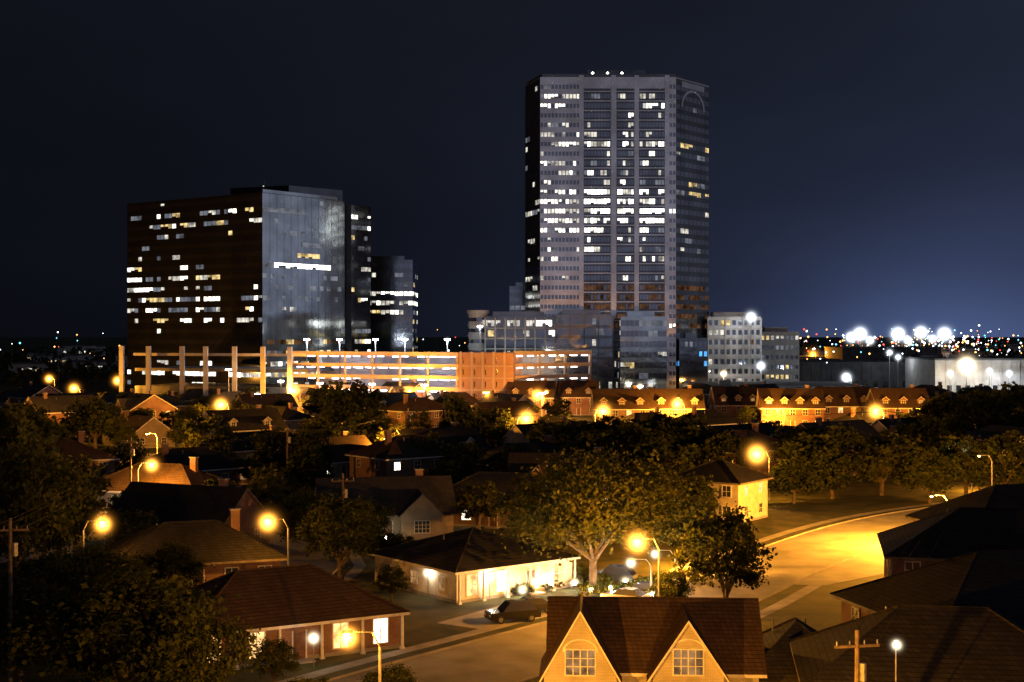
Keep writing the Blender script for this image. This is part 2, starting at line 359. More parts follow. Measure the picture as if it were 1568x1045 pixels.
def roof_gable(mb,wl,cx,cy,w,d,z,rise,k,kw,o=.45,fa='trim'):
    s=rise/(d/2); th=.2; l=w/2+o; e=d/2+o
    def T(a,b,c): return (cx+a,cy+b,c)
    for sg in (-1,1):
        top=[T(-l,sg*e,z-s*o+th),T(l,sg*e,z-s*o+th),T(l,0,z+rise+th),T(-l,0,z+rise+th)]
        bot=[(p[0],p[1],p[2]-th) for p in top]
        mb.poly(top,k); mb.poly(bot[::-1],fa)
        for i in (0,1,3): mb.poly([bot[i],bot[(i+1)%4],top[(i+1)%4],top[i]],fa)
    for sg in (-1,1):
        wl.poly([T(sg*w/2,-d/2,z),T(sg*w/2,d/2,z),T(sg*w/2,0,z+rise)],kw)
def house_meshes(w,d,eave,rise,kind,wallk,roofk,lit=.12,wings=(),dormers=0,chim=True,litk=None,fa='trim',gz=None,gwin='glass',cols=0):
    wl,rf,wn,dr=MB(),MB(),MB(),MB()
    wl.box(-w/2,w/2,-d/2,d/2,0,eave,wallk)
    wl.box(-w/2-.04,w/2+.04,-d/2-.04,d/2+.04,0,.3,'concrete')
    if kind=='hip': roof_hip(rf,0,0,w,d,eave,rise,roofk,fa=fa)
    else: roof_gable(rf,wl,0,0,w,d,eave,rise,roofk,wallk,fa=fa)
    occx=[]
    for (cx,ww,pr,rs) in wings:
        wl.box(cx-ww/2,cx+ww/2,-d/2-pr,-d/2+1,0,eave-.02,wallk)
        th=.2;o=.35; y0=-d/2-pr-o; y1=0; s=rs/(ww/2)
        for sg in (-1,1):
            top=[(cx+sg*(ww/2+o),y0,eave-s*o+th),(cx+sg*(ww/2+o),y1,eave-s*o+th),(cx,y1,eave+rs+th),(cx,y0,eave+rs+th)]
            bot=[(p[0],p[1],p[2]-th) for p in top]; rf.poly(top,roofk); rf.poly(bot[::-1],fa)
            for i in (0,3): rf.poly([bot[i],bot[(i+1)%4],top[(i+1)%4],top[i]],fa)
        wl.poly([(cx-ww/2,-d/2-pr,eave-.02),(cx+ww/2,-d/2-pr,eave-.02),(cx,-d/2-pr,eave+rs)],wallk)
        if gz:
            window(wn,(cx,-d/2-pr,gz),(0,-1),1.75,1.5,gwin); window(wn,(cx,-d/2-pr,1.5),(0,-1),2.2,1.6,gwin)
            for i in range(9):  # arched head over the gable window
                a0=math.pi*i/9;a1=math.pi*(i+1)/9; r0,r1=.98,1.1; zc=gz+.62
                rf.poly([(cx+math.cos(a)*r,-d/2-pr-.06,zc+math.sin(a)*r*.75) for a,r in ((a0,r0),(a0,r1),(a1,r1),(a1,r0))],'trim')
        else: window(wn,(cx,-d/2-pr,eave*.52 if eave<4.5 else eave*.75),(0,-1),min(1.8,ww*.45),1.4,litk or ('wwarm' if R.random()<lit else 'glass'))
        occx.append((cx-ww/2-.6,cx+ww/2+.6))
    def pick(): return (R.choice(['wwarm','wwhite','wdim','wdim','wwarm']) if R.random()<lit else 'glass')
    floors=[1.55] if eave<4 else [1.5,eave-1.2]
    for z in floors:
        n=max(2,int(w/3.2))
        for i in range(n):
            x=-w/2+(i+.5)*w/n
            if any(a<x<b for a,b in occx): continue
            if z<2 and i==n//2:
                dr.box(x-.5,x+.5,-d/2-.06,-d/2+.02,.05,2.15,'door'); dr.box(x-.62,x-.5,-d/2-.09,-d/2+.02,.05,2.3,'trim'); dr.box(x+.5,x+.62,-d/2-.09,-d/2+.02,.05,2.3,'trim'); dr.box(x-.9,x+.9,-d/2-1.2,-d/2-.1,0.0,.12,'concrete'); continue
            hh=1.9 if cols else 1.4
            window(wn,(x,-d/2,z),(0,-1),1.2,hh,pick()); window(wn,(x,d/2,z),(0,1),1.1,1.2,pick())
        m=max(2,int(d/4))
        for i in range(m):
            y=-d/2+(i+.5)*d/m
            window(wn,(-w/2,y,z),(-1,0),1.0,1.2,pick()); window(wn,(w/2,y,z),(1,0),1.0,1.2,pick())
    if not dr.v: dr.box(-.5,.5,d/2-.02,d/2+.06,.05,2.15,'door')
    for i in range(cols):
        x=-w/2+i*w/(cols-1); wl.cyl((x,-d/2-.42,0),(x,-d/2-.42,eave-.22),.13,.11,'trim',10); wl.box(x-.18,x+.18,-d/2-.6,-d/2-.24,0,.16,'trim')
    for i in range(dormers):
        x=-w/2+(i+.5)*w/dormers; z0=eave+.5; yf=-d/2+.9
        wl.box(x-.8,x+.8,yf,-.6,z0-.3,z0+1.5,wallk)
        for sg in (-1,1):
            top=[(x+sg*1.1,yf-.25,z0+1.4),(x+sg*1.1,0,z0+1.4),(x,0,z0+2.3),(x,yf-.25,z0+2.3)]
            rf.poly(top,roofk)
            rf.poly([(p[0],p[1],p[2]-.12) for p in top][::-1],'trim')
            rf.poly([top[0],top[3],(top[3][0],top[3][1],top[3][2]-.12),(top[0][0],top[0][1],top[0][2]-.12)],'trim')
        wl.poly([(x-.8,yf,z0+1.5),(x+.8,yf,z0+1.5),(x,yf,z0+2.1)],wallk)
        window(wn,(x,yf,z0+.7),(0,-1),.9,1.0,pick())
    ch=None
    if chim:
        ch=MB(); cx=w*.28; ch.box(cx-.45,cx+.45,.4,1.1,eave,eave+rise+.9,'brickred'); ch.box(cx-.55,cx+.55,.3,1.2,eave+rise+.9,eave+rise+1.05,'concrete')
    for (vx,vy) in ((-.2,1),(.12,1.6)): rf.cyl((w*vx,vy,eave),(w*vx,vy,eave+rise*.85+.3),.06,.06,'metal',6)
    out=[('walls',wl.mesh('walls')),('roof',rf.mesh('roof')),('windows',wn.mesh('windows')),('door',dr.mesh('door'))]
    if ch: out.append(('chimney',ch.mesh('chimney')))
    return out
HOUSES=[]
def put_house(ms,name,x,y,rot,r=9):
    e=empty(name,(x,y,0),rot)
    for n,me in ms: place(me,n,(0,0,0),0,e)
    HOUSES.append((x,y,r)); return e
rad=math.radians
DK=dict(fa='trimdark')
put_house(house_meshes(17,11,2.9,3.4,'hip','brickred','roofbrown',.9,chim=False,cols=6),'brick_house',-19.0,112,rad(30))
put_house(house_meshes(14,14,3.0,2.6,'hip','stucco','roofdark',.8,chim=False,cols=6),'ranch_house',-3.9,139.5,rad(38))
ha=house_meshes(12.7,8,4.2,3.5,'gable','brickpaint','roofbrown',.1,chim=False,wings=((-4.65,4.4,2.0,3.8),(1.9,4.3,1.6,3.2)),gz=5.0,gwin='wdim')
put_house(ha,'gabled_house',9.1,91,rad(-3))
put_house(house_meshes(7,8,3.0,3.0,'hip','brickred','roofgrey',.0,chim=False,**DK),'brick_house',18.8,93,rad(-3),5)
put_house(house_meshes(22,14,5.4,4.0,'hip','brickred','roofdark',0.0,chim=False,**DK),'two_storey_house',37,101,rad(14),13)
put_house(house_meshes(16,11,5.2,3.6,'hip','brickred','roofdark',0.0,chim=False,**DK),'two_storey_house',25.5,83,rad(-8),9)
put_house(house_meshes(18,13,5.4,3.6,'hip','brickred','roofdark',0.0,**DK),'two_storey_house',43.5,128,rad(-12),12)
put_house(house_meshes(22,12,5.4,3.8,'hip','brickred','roofdark',0.0,**DK),'two_storey_house',55,147,rad(14),12)
put_house(house_meshes(10,9,5.4,2.4,'hip','stucco','roofdark',.1,chim=False,**DK),'two_storey_house',28,190,rad(-35))
put_house(house_meshes(18,11,3,3.4,'hip','bricktan','roofbrown',.2),'brick_house',-50,200,rad(-20))
put_house(house_meshes(16,10,3,4.0,'gable','brickred','roofdark',.05,**DK),'brick_house',-38,165,rad(-25))
put_house(house_meshes(16,11,3,3.2,'hip','brickred','roofdark',.05,**DK),'brick_house',-32,140,rad(20))
put_house(house_meshes(16,11,3,3.8,'gable','bricktan','roofgrey',.05,wings=((4,5,1.5,2.4),),**DK),'brick_house',-16,176,rad(10))
put_house(house_meshes(18,11,3,3.5,'hip','brickred','roofgrey',.1,**DK),'brick_house',-1,186,rad(-15))
put_house(house_meshes(16,11,3.2,4,'gable','brickred','roofdark',.1,wings=((-4,5,1.5,2.6),)),'brick_house',8,206,rad(-5))
for (b,d,w,dm) in ((950,366,14,3),(1035,368,13,3),(815,430,14,3),(885,432,12,2),(1375,372,14,3),(1210,370,16,4),(1290,380,14,3),(1125,385,12,3)):
    x,y=bd(b,d); put_house(house_meshes(w,11,5.6,4.6,'gable','brickred' if b!=1035 else 'bricktan','roofbrown',.15,dormers=dm),'townhouse',x,y,rad(R.uniform(-6,3)))
variants=[house_meshes(*a) for a in (
 (17,11,3,3.2,'hip','brickred','roofdark',.08),(16,10,3,3.6,'gable','bricktan','roofbrown',.12,((3.5,5,1.6,2.4),)),
 (18,12,3.1,3.4,'hip','siding','roofgrey',.08,((-4,5,2,2.2),)),(15,11,5.6,3.0,'hip','brickred','roofbrown',.1),
 (17,11,3,4.2,'gable','stucco','roofdark',.08,(),2),(19,10,3,3.0,'hip','bricktan','roofdark',.15),(16,12,5.4,3.6,'gable','brickred','roofgrey',.1,((4,5,1.5,2.6),)))]
def segd(p,a,b):
    p=Vector(p);a=Vector(a);b=Vector(b);ab=b-a;t=max(0,min(1,(p-a).dot(ab)/ab.length_squared)); return (p-a-ab*t).length
def near_road(x,y,m):
    return any(segd((x,y),pts[i],pts[i+1])<w/2+m for pts,w in roads for i in range(len(pts)-1))
for i in range(-14,30):
    for j in range(-4,26):
        p=U*(i*25)+V*(j*27); x,y=p.x+R.uniform(-2,2),p.y+R.uniform(-2,2)
        if not(118<y<465) or abs(x)>y*.38+8: continue
        if near_road(x,y,7.5) or any(math.hypot(x-a,y-b)<r+9 for a,b,r in HOUSES): continue
        if y<150 and -12<x<26: continue
        if y<215 and 20<x<85: continue
        if -82<x<-50 and 238<y<285: continue
        v=R.randrange(len(variants)); top=9 if v in(3,6) else 6.6
        if occ(x,y,9,top): 
            if occ(x,y,9,5.5): continue
            v=0
        if any(math.hypot(x-a,y-b)<8.5 for a,b,c_ in LAMPS): continue
        put_house(variants[v],'brick_house',x,y,rad(38+R.choice((0,90,180,270))+R.uniform(-6,6)),7)
# ---------------------------------------------------------------- trees
def tree_mesh(name,H,Wd,nc,nl,ls,leaf,trunkh=.3,seed=0,low=.25):
    r=random.Random(seed); mb=MB(); th=H*trunkh; tr=.035*H*.6+.08
    mb.cyl((0,0,-.2),(r.uniform(-.2,.2),r.uniform(-.2,.2),th),tr*1.35,tr*.9,'bark',9)
    nlimb=7
    for a in range(nlimb):
        t=2*math.pi*a/nlimb+r.uniform(-.3,.3); L=Wd*.5*r.uniform(.5,.85)
        base=Vector((0,0,th*r.uniform(.75,1.0)))
        mid=base+Vector((math.cos(t)*L*.45,math.sin(t)*L*.45,(H-th)*r.uniform(.2,.42)))
        end=mid+Vector((math.cos(t+.2)*L*.5,math.sin(t+.2)*L*.5,(H-th)*r.uniform(.1,.4)))
        mb.cyl(base,mid,tr*.6,tr*.38,'bark',6,False); mb.cyl(mid,end,tr*.38,tr*.1,'bark',5,False)
        for s_ in range(2):
            e2=mid+Vector((r.uniform(-1,1)*L*.45,r.uniform(-1,1)*L*.45,(H-th)*r.uniform(.15,.4))); mb.cyl(mid,e2,tr*.25,tr*.06,'bark',4,False)
    cz=H*(low+(1-low)/2); rz=H*(1-low)/2
    for c_ in range(nc):
        t=r.uniform(0,2*math.pi); ph=math.asin(r.uniform(-.75,1)); rr=r.uniform(.45,1.0)**.6
        lump=1+.22*math.sin(3*t+seed)+.15*math.sin(5*t+2*ph*3)
        cx=math.cos(t)*math.cos(ph)*Wd*.46*rr*lump; cy=math.sin(t)*math.cos(ph)*Wd*.46*rr*lump; c_z=cz+math.sin(ph)*rz*.92*rr*(.85+.15*lump)
        cr=r.uniform(.06,.13)*Wd
        for l in range(int(nl*r.uniform(.5,1.3))):
            x_=cx+r.gauss(0,cr*.6); y_=cy+r.gauss(0,cr*.6); z_=c_z+r.gauss(0,cr*.42)
            if z_<H*low*.6: continue
            a=Vector((r.uniform(-1,1),r.uniform(-1,1),r.uniform(-.6,.6))).normalized(); b=a.orthogonal().normalized(); b=(b*math.cos(r.random()*6)+a.cross(b)*math.sin(r.random()*6))
            s_=ls*r.uniform(.6,1.3); p=Vector((x_,y_,z_)); a*=s_;b*=s_*.6
            mb.poly([p-a,p-b,p+a,p+b],leaf)
    return mb.mesh(name)
T_near=[tree_mesh('live_oak',13,17,230,85,.22,'leafA',.28,seed=3,low=.28),
        tree_mesh('tree_a',10,8,100,85,.20,'leafB',.25,seed=5,low=.2),
        tree_mesh('tree_b',10,11,140,80,.22,'leafB',.25,seed=8,low=.12)]
T_far=[tree_mesh('tree_c',10,9,60,40,.42,'leafA',.28,seed=21,low=.2),
       tree_mesh('tree_d',10,11,80,42,.42,'leafB',.25,seed=22,low=.12),
       tree_mesh('tree_e',10,7,50,40,.38,'leafA',.25,seed=23,low=.15)]
bush=tree_mesh('shrub',1.6,2.2,26,40,.12,'leafA',.15,seed=31,low=.05)
TREES=[]
def tree(me,x,y,H,W_,name='tree',bh=10,bw=10):
    place(me,name,(x,y,0),R.uniform(0,6.28),None,(W_/bw,W_/bw,H/bh)); TREES.append((x,y,W_/2))
x,y=gp(908,908); tree(T_near[0],x,y,13,17,'live_oak_tree',13,17)
for (b,gy,H,W_,k) in ((1112,952,10,7,1),(1030,950,4.6,3.2,1),(190,1100,9.6,12,2),(290,1110,7.8,7,2),(25,905,14.5,12,2),(522,895,9,8,1),(80,1000,8,8,2),(90,860,9,10,2),(475,850,7.5,7,2),(560,850,6.5,6,2),
    (420,1060,3.8,3,1),(600,880,4.5,5,1),(470,1110,3.0,3.5,1),(600,1095,3.2,4,1),(1062,880,8,6,1),(600,925,3.6,3,1),(30,1060,8,8,2),(130,960,7,8,2),(260,930,6,6,2)):
    x,y=gp(b,gy); tree(T_near[k],x,y,H,W_,'tree',10,8 if k==1 else 11)
for (b,d,H,W_,k) in ((145,300,11,13,1),(320,255,10,9,0),(545,300,14.5,14,1),(700,268,13,7,1),(850,262,9,9,0),(960,235,10,12,1),(1045,240,10.5,13,1),(1110,228,9,9,1),
    (1445,300,12,12,1),(1500,292,13,14,1),(1555,300,14,14,1),(1235,222,9,12,1),(1290,228,10,12,1),(1375,232,9,9,0),(1420,250,10,10,1),(598,256,8.5,6,0),(600,247,7,7,0),
    (40,300,10,12,1),(60,220,12,12,1),(10,200,14,12,1),(1395,345,6,8,0),(860,330,6,8,0),(760,300,9,9,1),(500,380,11,12,1),(660,225,9,8,0),
    (1215,206,6.5,8,1),(1275,212,7.5,9,1),(1350,216,8,9,0),(1425,206,8,9,1),(1480,215,9,10,1),(1540,210,10,11,1),(1060,178,7,7,1),(1150,196,5,4,0),(1010,215,9,11,1),(900,225,9,10,1),
    (780,215,7.5,8,1),(430,235,9,10,1),(490,262,9,9,1),(1010,262,10,12,1),(930,272,9,11,1)):
    x,y=bd(b,d); tree(T_far[k],x,y,H,W_,'tree',10,(9,11,7)[k])
cnt=0
for _ in range(3000):
    y=math.sqrt(R.uniform(130**2,470**2)); x=R.uniform(-.4,.4)*y
    H=R.uniform(4.5,9.5) if y<290 else R.uniform(4,8); W_=H*R.uniform(.8,1.15)
    if near_road(x,y,1.6) or (y<155 and -10<x<34): continue
    if 18<x<66 and 130<y<205: continue
    if -80<x<-50 and 240<y<275: continue
    if 318<y<366 and (-8<x<120): continue
    if any(math.hypot(x-a,y-b)<r*.8+1+W_*.25 for a,b,r in HOUSES) or any(math.hypot(x-a,y-b)<(r+W_/2)*.8 for a,b,r in TREES): continue
    if any(math.hypot(x-a,y-b)<W_/2+1.5 for a,b,c_ in LAMPS): continue
    if occ(x,y,W_/2,H): continue
    k=R.choice((0,1,1,2)); tree(T_far[k],x,y,H,W_,'tree',10,(9,11,7)[k]); cnt+=1
    if cnt>190: break
mb=MB(); r=random.Random(77)
for _ in range(13000):
    y=r.uniform(640,1400); x=r.uniform(-.42,.42)*y; hmax=9+4*math.sin(x*.03)+3*math.sin(x*.11+y)
    p=Vector((x,y,r.uniform(0,hmax))); a=Vector((r.uniform(-1,1),r.uniform(-1,1),r.uniform(-1,1)))*2.2; b=Vector((r.uniform(-1,1),r.uniform(-1,1),r.uniform(-1,1)))*1.8
    mb.poly([p-a,p-b,p+a,p+b],'leafB')
mb.obj('distant_treeline')
# ---------------------------------------------------------------- garden of centre house
gl=[(705,908),(735,908),(768,912),(800,915),(822,908),(842,905),(880,905),(905,915),(935,912),(958,903),(985,905),(870,885),(925,893),(620,862),(590,832),(1000,925),(945,920),(968,915)]
for i,(b,gy) in enumerate(gl):
    x,y=gp(b,gy); e=empty('garden_light',(x,y,0)); mb=MB()
    mb.cyl((0,0,0),(0,0,.5),.03,.03,'metal',6); mb.cyl((0,0,.5),(0,0,.82),.17,.17,'bulb_w' if i%4 else 'bulb_na',8); mb.cyl((0,0,.82),(0,0,.92),.24,.05,'metal',8)
    mb.obj('fixture',e)
    pointlight('light_source',e,(0,-.3,1.0),170+200*(i%3==0),(1,.8,.48) if i%4 else (.85,1,.75),.1)
    if i%3==0: bloom(e,(0,0,.7),1.3,'ww',60,.4)
    for k in range(3):
        place(bush,'shrub',(x+R.uniform(-2.2,2.2),y+R.uniform(.2,1.8),0),R.uniform(0,6),None,(R.uniform(.5,.9),)*3)
x,y=gp(900,925); e=empty('garden_light',(x,y,0)); mb=MB(); mb.cyl((0,0,0),(0,.1,.3),.14,.17,'metal',8); mb.cyl((0,.1,.3),(0,.12,.34),.15,.15,'bulb_na',8); mb.obj('fixture',e); pointlight('light_source',e,(0,.2,.7),3500,(1,.45,.1),.15)
for (b,d,z,p) in ((750,131.5,2.2,330),(820,136,2.2,330),(655,133,2.3,120),(480,105,2.2,60),(1373,73,8.8,10),(320,137,1.8,150),(215,190,2.5,1500),(1220,300,3,500),(1150,400,4,900),(350,330,4,600),(222,150,1.5,50),(1160,202,3.5,80),(620,182,2,30)):
    x,y=bd(b,d); e=empty('wall_light',(x,y,0)); mb=MB(); mb.box(-.1,.1,-.02,.1,z-.1,z+.25,'metal'); mb.cyl((0,-.1,z-.1),(0,-.1,z+.12),.1,.07,'bulb_w',8); mb.cyl((0,.05,0),(0,.05,z),.04,.04,'metal',6); mb.obj('fixture',e)
    pointlight('light_source',e,(0,-.35,z),p,(1,.86,.62) if b not in(1373,222) else (1,.9,.95),.1)
    bloom(e,(0,-.1,z),.8 if d<100 else 1.3 if d<160 else 1.5+p*.001,'ww',60,.4)
# ---------------------------------------------------------------- cars
def car(x,y,rot,col,suv=False):
    key='car_paint_%d'%int(sum(col)*1000)
    if key not in M: M[key]=mat(key,col,tuple(c*1.05 for c in col),1,.25,.3,0,spec=.6)
    mb=MB(); hw=.9
    zr=1.75 if suv else 1.42; zb=.95 if suv else .85
    prof=[(-2.3,.35),(-2.32,.7),(-2.2,zb-.02),(-1.0,zb+.05),(1.5,zb+.05),(2.25,zb),(2.32,.6),(2.28,.35)]
    cab=[(-1.15,zb+.05),(-.45,zr-.04),(.2,zr),(1.35 if suv else .9,zr-.03),(2.05 if suv else 1.65,zb+.05)]
    for sg in (-1,1): mb.poly([(a,sg*hw,b) for a,b in prof][::sg],key)
    n=len(prof)
    for i in range(n):
        a,b=prof[i],prof[(i+1)%n]; mb.poly([(a[0],-hw,a[1]),(b[0],-hw,b[1]),(b[0],hw,b[1]),(a[0],hw,a[1])],key)
    def cv(i,sg): 
        a,b=cab[i]; f=0 if i in(0,4) else .2; return (a,sg*(hw-.04-f),b)
    for sg in (-1,1): mb.poly([cv(i,sg) for i in range(5)],'carglass')
    for i in range(4): mb.poly([cv(i,-1),cv(i+1,-1),cv(i+1,1),cv(i,1)],'carglass' if i in(0,3) else key)
    for xx in (-1.4,1.4):
        for sg in (-1,1): mb.cyl((xx,sg*.72,.34),(xx,sg*.94,.34),.34,.34,'rubber',14); mb.cyl((xx,sg*.94,.34),(xx,sg*.955,.34),.2,.2,'metal',10)
    mb.box(-2.34,-2.3,-.8,-.5,.6,.75,'trim'); mb.box(-2.34,-2.3,.5,.8,.6,.75,'trim')
    mb.obj('parked_car',None,(x,y,.02),rot)
for (b,gy,rt,col,sv) in ((785,952,20,(.02,.02,.022),True),(812,940,20,(.03,.03,.035),False),(940,893,-20,(.05,.05,.055),True),(960,925,-30,(.3,.3,.31),False),(985,915,-30,(.04,.04,.05),False),(640,865,30,(.4,.4,.4),False)):
    x,y=gp(b,gy); car(x,y,rad(rt),col,sv)
# ---------------------------------------------------------------- utility poles with wires
poles=[]
def upole(x,y,h=11):
    mb=MB(); mb.cyl((0,0,0),(0,0,h),.17,.11,'wood',8); mb.box(-1.2,1.2,-.06,.06,h-.9,h-.76,'wood')
    for a in (-1.1,-.4,.4,1.1): mb.cyl((a,0,h-.76),(a,0,h-.55),.04,.03,'metal',6)
    mb.cyl((.3,0,h-2.6),(.3,0,h-1.7),.2,.2,'metal',8); mb.obj('utility_pole',None,(x,y,0),.2); poles.append((x,y,h))
for (b,d,h) in ((15,95,12.5),(440,212,11),(625,262,11),(200,190,11),(1313,71,10),(1375,262,11),(525,150,10),(1500,220,9)): upole(*bd(b,d),h)
mb=MB()
def wire(a,b):
    for off in (-1.1,-.4,1.1):
        pr=None
        for k in range(13):
            t=k/12; p=(a[0]+(b[0]-a[0])*t+off,a[1]+(b[1]-a[1])*t,(a[2]+(b[2]-a[2])*t)-.55-1.2*4*t*(1-t))
            if pr: mb.cyl(pr,p,.018,.018,'rubber',3,False)
            pr=p
wire(poles[0],poles[3]); wire(poles[3],poles[1]); wire(poles[1],poles[2]); wire(poles[2],poles[5]); wire(poles[4],poles[7])
mb.obj('overhead_wires')
# ---------------------------------------------------------------- office buildings
M['twglass']=glassmat('tower_cladding',(.62,.63,.66),(.16,.155,.16),.16,.3)
M['twdark']=glassmat('tower_dark_glass',(.13,.14,.16),(.03,.03,.033),.12,.3)
M['lkdark']=glassmat('dark_curtain_wall',(.2,.22,.25),(.012,.013,.015),.1,.2)
M['lkgrey']=glassmat('grey_curtain_wall',(.44,.50,.55),(.06,.065,.07),.1,.2)
M['pane']=glassmat('office_pane',(.24,.26,.31),(.03,.03,.035),.07,.2)
M['o_dim']=emis('office_dim',(.8,.85,1),.16,.6,.25); M['o_mid']=emis('office_mid',(1,.93,.8),.6,.7,.4)
M['o_hi']=emis('office_bright',(1,.95,.82),2.2,.6,.5); M['o_hot']=emis('office_hot',(1,.97,.88),6,.4,.5)
M['o_warm']=emis('office_warm',(1,.72,.3),.8,.7,.4); M['o_or']=emis('orange_lit_or_reflection',(1,.45,.2),.075,.8,.3); M['o_blue']=emis('office_blue',(.1,.45,1),1.2,.3,.4)
M['conc_l']=mat('concrete_light',(.34,.33,.32),(.46,.45,.44),.3,.85)
M['roofdk']=mat('roof_membrane',(.08,.08,.085),(.13,.13,.135),.2,.9)
def facade(mb,p0,p1,z0,fh,nf,nb,pick,wf=.85,hf=.5,pr=.06):
    dx,dy=p1[0]-p0[0],p1[1]-p0[1];L=math.hypot(dx,dy);t=(dx/L,dy/L);n=(t[1],-t[0]);bw=L/nb
    for f in range(nf):
        z=z0+f*fh+fh*(1-hf)/2; z1=z+fh*hf
        for b in range(nb):
            k=pick(f,b,(b+.5)/nb)
            if k is None: continue
            a=b*bw+bw*(1-wf)/2;c_=a+bw*wf
            A=(p0[0]+t[0]*a+n[0]*pr,p0[1]+t[1]*a+n[1]*pr);B=(p0[0]+t[0]*c_+n[0]*pr,p0[1]+t[1]*c_+n[1]*pr)
            if k in('o_hi','o_hot','o_mid','o_warm') and R.random()<.4: zz0=z+(z1-z)*R.choice((0,.3,.5))
            else: zz0=z
            if zz0>z: mb.poly([(*A,z),(*B,z),(*B,zz0),(*A,zz0)],'pane')
            mb.poly([(*A,zz0),(*B,zz0),(*B,z1),(*A,z1)],k)
def runs(p_on,levels,off='pane'):   # spatially correlated lit state generator
    st={'f':-1,'k':None,'n':0}
    def g_(f,b,u):
        if st['f']!=f or st['n']<=0:
            st['f']=f; st['n']=R.choice((1,1,2,2,3)); q=p_on(f,u)
            st['k']=R.choice(levels) if R.random()<q else off
            if q>.75 and st['k']!=off: st['k']=R.choice(('o_hi','o_hi','o_hot','o_mid'))
        st['n']-=1; return st['k']
    return g_
# --- main tower
TZ=124.0; fh=3.7; NF=33
A_,B_,C_,D_,E_,F_,G_,H_=(5.4,563),(10.9,545),(63.5,545),(79,565),(79,598),(60,615),(14,615),(5.4,598)
tw=empty('office_tower'); mb=MB()
pl=[A_,B_,C_,D_,E_,F_,G_,H_]
mb.prism(pl,0,TZ,'twglass','roofdk')
mb.obj('tower_shaft',tw)
X=lambda b:(b-784)/F*545
mb=MB()
bay=[(X(893),X(935)),(X(944),X(971)),(X(978),X(1018))]
for a,b in bay:
    mb.box(a,b,544.75,544.98,6,TZ-4.5,'twdark')
    for zf in range(1,NF): mb.box(a,b,544.62,544.75,zf*fh-.22,zf*fh+.22,'twglass')
for xx in [X(890),X(939.5),X(974.5),X(1021)]:
    mb.box(xx-.9,xx+.9,544.2,544.995,0,TZ+.6,'twglass')
mb.obj('dark_bays',tw)
row={31:.45,30:.35,29:.15,28:.2,27:.35,26:.8,25:.4,24:.3,23:.45,22:.35,21:.9,20:.9,19:1.0,18:.9,17:.35,16:.3,15:.3,14:.3,13:.15}
mb=MB()
lv=['o_mid','o_mid','o_hi','o_dim','o_hi','o_hi']
def ponA(f,u): return row.get(f,.1)*.9+(.3 if f in(31,30,28,25,24,22,17,16) and u<.5 else 0)
def ponB(f,u): return row.get(f,.14)
facade(mb,B_,(X(888),545),0,fh,NF,11,runs(ponA,lv),.74,.44)
def strip(b0,b1,nb,pon,yy=544.6):
    facade(mb,(X(b0),yy),(X(b1),yy),0,fh,NF-1,nb,pon,.84,.5)
def low_or(g_):
    def h(f,b,u):
        if 7<=f<=11: return 'o_or' if R.random()<.75 else 'pane'  # dim orange emission paints in the reflection of orange lights
        return g_(f,b,u)
    return h
strip(894,934,8,low_or(runs(ponB,lv))); strip(945,970,6,low_or(runs(ponB,lv))); strip(979,1017,8,low_or(runs(lambda f,u:row.get(f,.14)+(.6 if f==30 else 0),lv)))
facade(mb,(X(1024),545),C_,0,fh,NF,2,runs(lambda f,u:.3*row.get(f,.1),lv),.7,.42)
facade(mb,C_,D_,0,fh,NF,8,low_or(runs(lambda f,u:.3*row.get(f,.15)+.03,['o_dim','o_mid','o_dim','o_warm'])),.88,.5)
facade(mb,A_,B_,0,fh,NF,6,runs(lambda f,u:.6 if f in(19,20,15) else .12,['o_dim','o_mid']),.8,.5)
mb.obj('windows',tw)
mb=MB(); mb.obox(C_,D_,.0,.03,0,TZ-.5,'twdark'); mb.obox(A_,B_,0,.03,0,TZ-.5,'twdark')
def onCD(s,z): return (C_[0]+(D_[0]-C_[0])*s+.79*.2,C_[1]+(D_[1]-C_[1])*s-.61*.2,z)
for i in range(12):    # arched crown panel on the chamfer
    a0=math.pi*i/12;a1=math.pi*(i+1)/12
    mb.poly([onCD(.5+.36*r_*math.cos(a),TZ-11+7.5*r_*math.sin(a)) for a,r_ in ((a0,.86),(a0,1),(a1,1),(a1,.86))],'twglass')
mb.obox((C_[0]+2.5,C_[1]+3.2),(D_[0]-2.5,D_[1]-3.2),.08,.22,TZ-3.2,TZ-1,'twglass'); mb.obj('chamfer_skin',tw)
mb=MB()
mb.prism([(p[0]*.98+.85,p[1]*.99+5.6) for p in pl],TZ,TZ+1.2,'twdark','roofdk')
x0,x1=X(900),X(990); mb.box(x0,x1,550,585,TZ,TZ+3.6,'twdark')
for b in (908,931,953): 
    xx=X(b); mb.cyl((xx,549,TZ+.2),(xx,549.6,TZ+3.0),1.9,.7,'twglass',8); mb.octa((xx,547.6,TZ+2.0),.6,'o_hot')
for b in (905,990,935): mb.cyl((X(b),560,TZ+3),(X(b),560,TZ+7),.25,.08,'metal',5)
mb.octa((X(905),556,TZ+4.3),.4,'o_mid'); mb.octa((X(990),556,TZ+4.3),.4,'o_mid')
mb.obj('penthouse',tw)
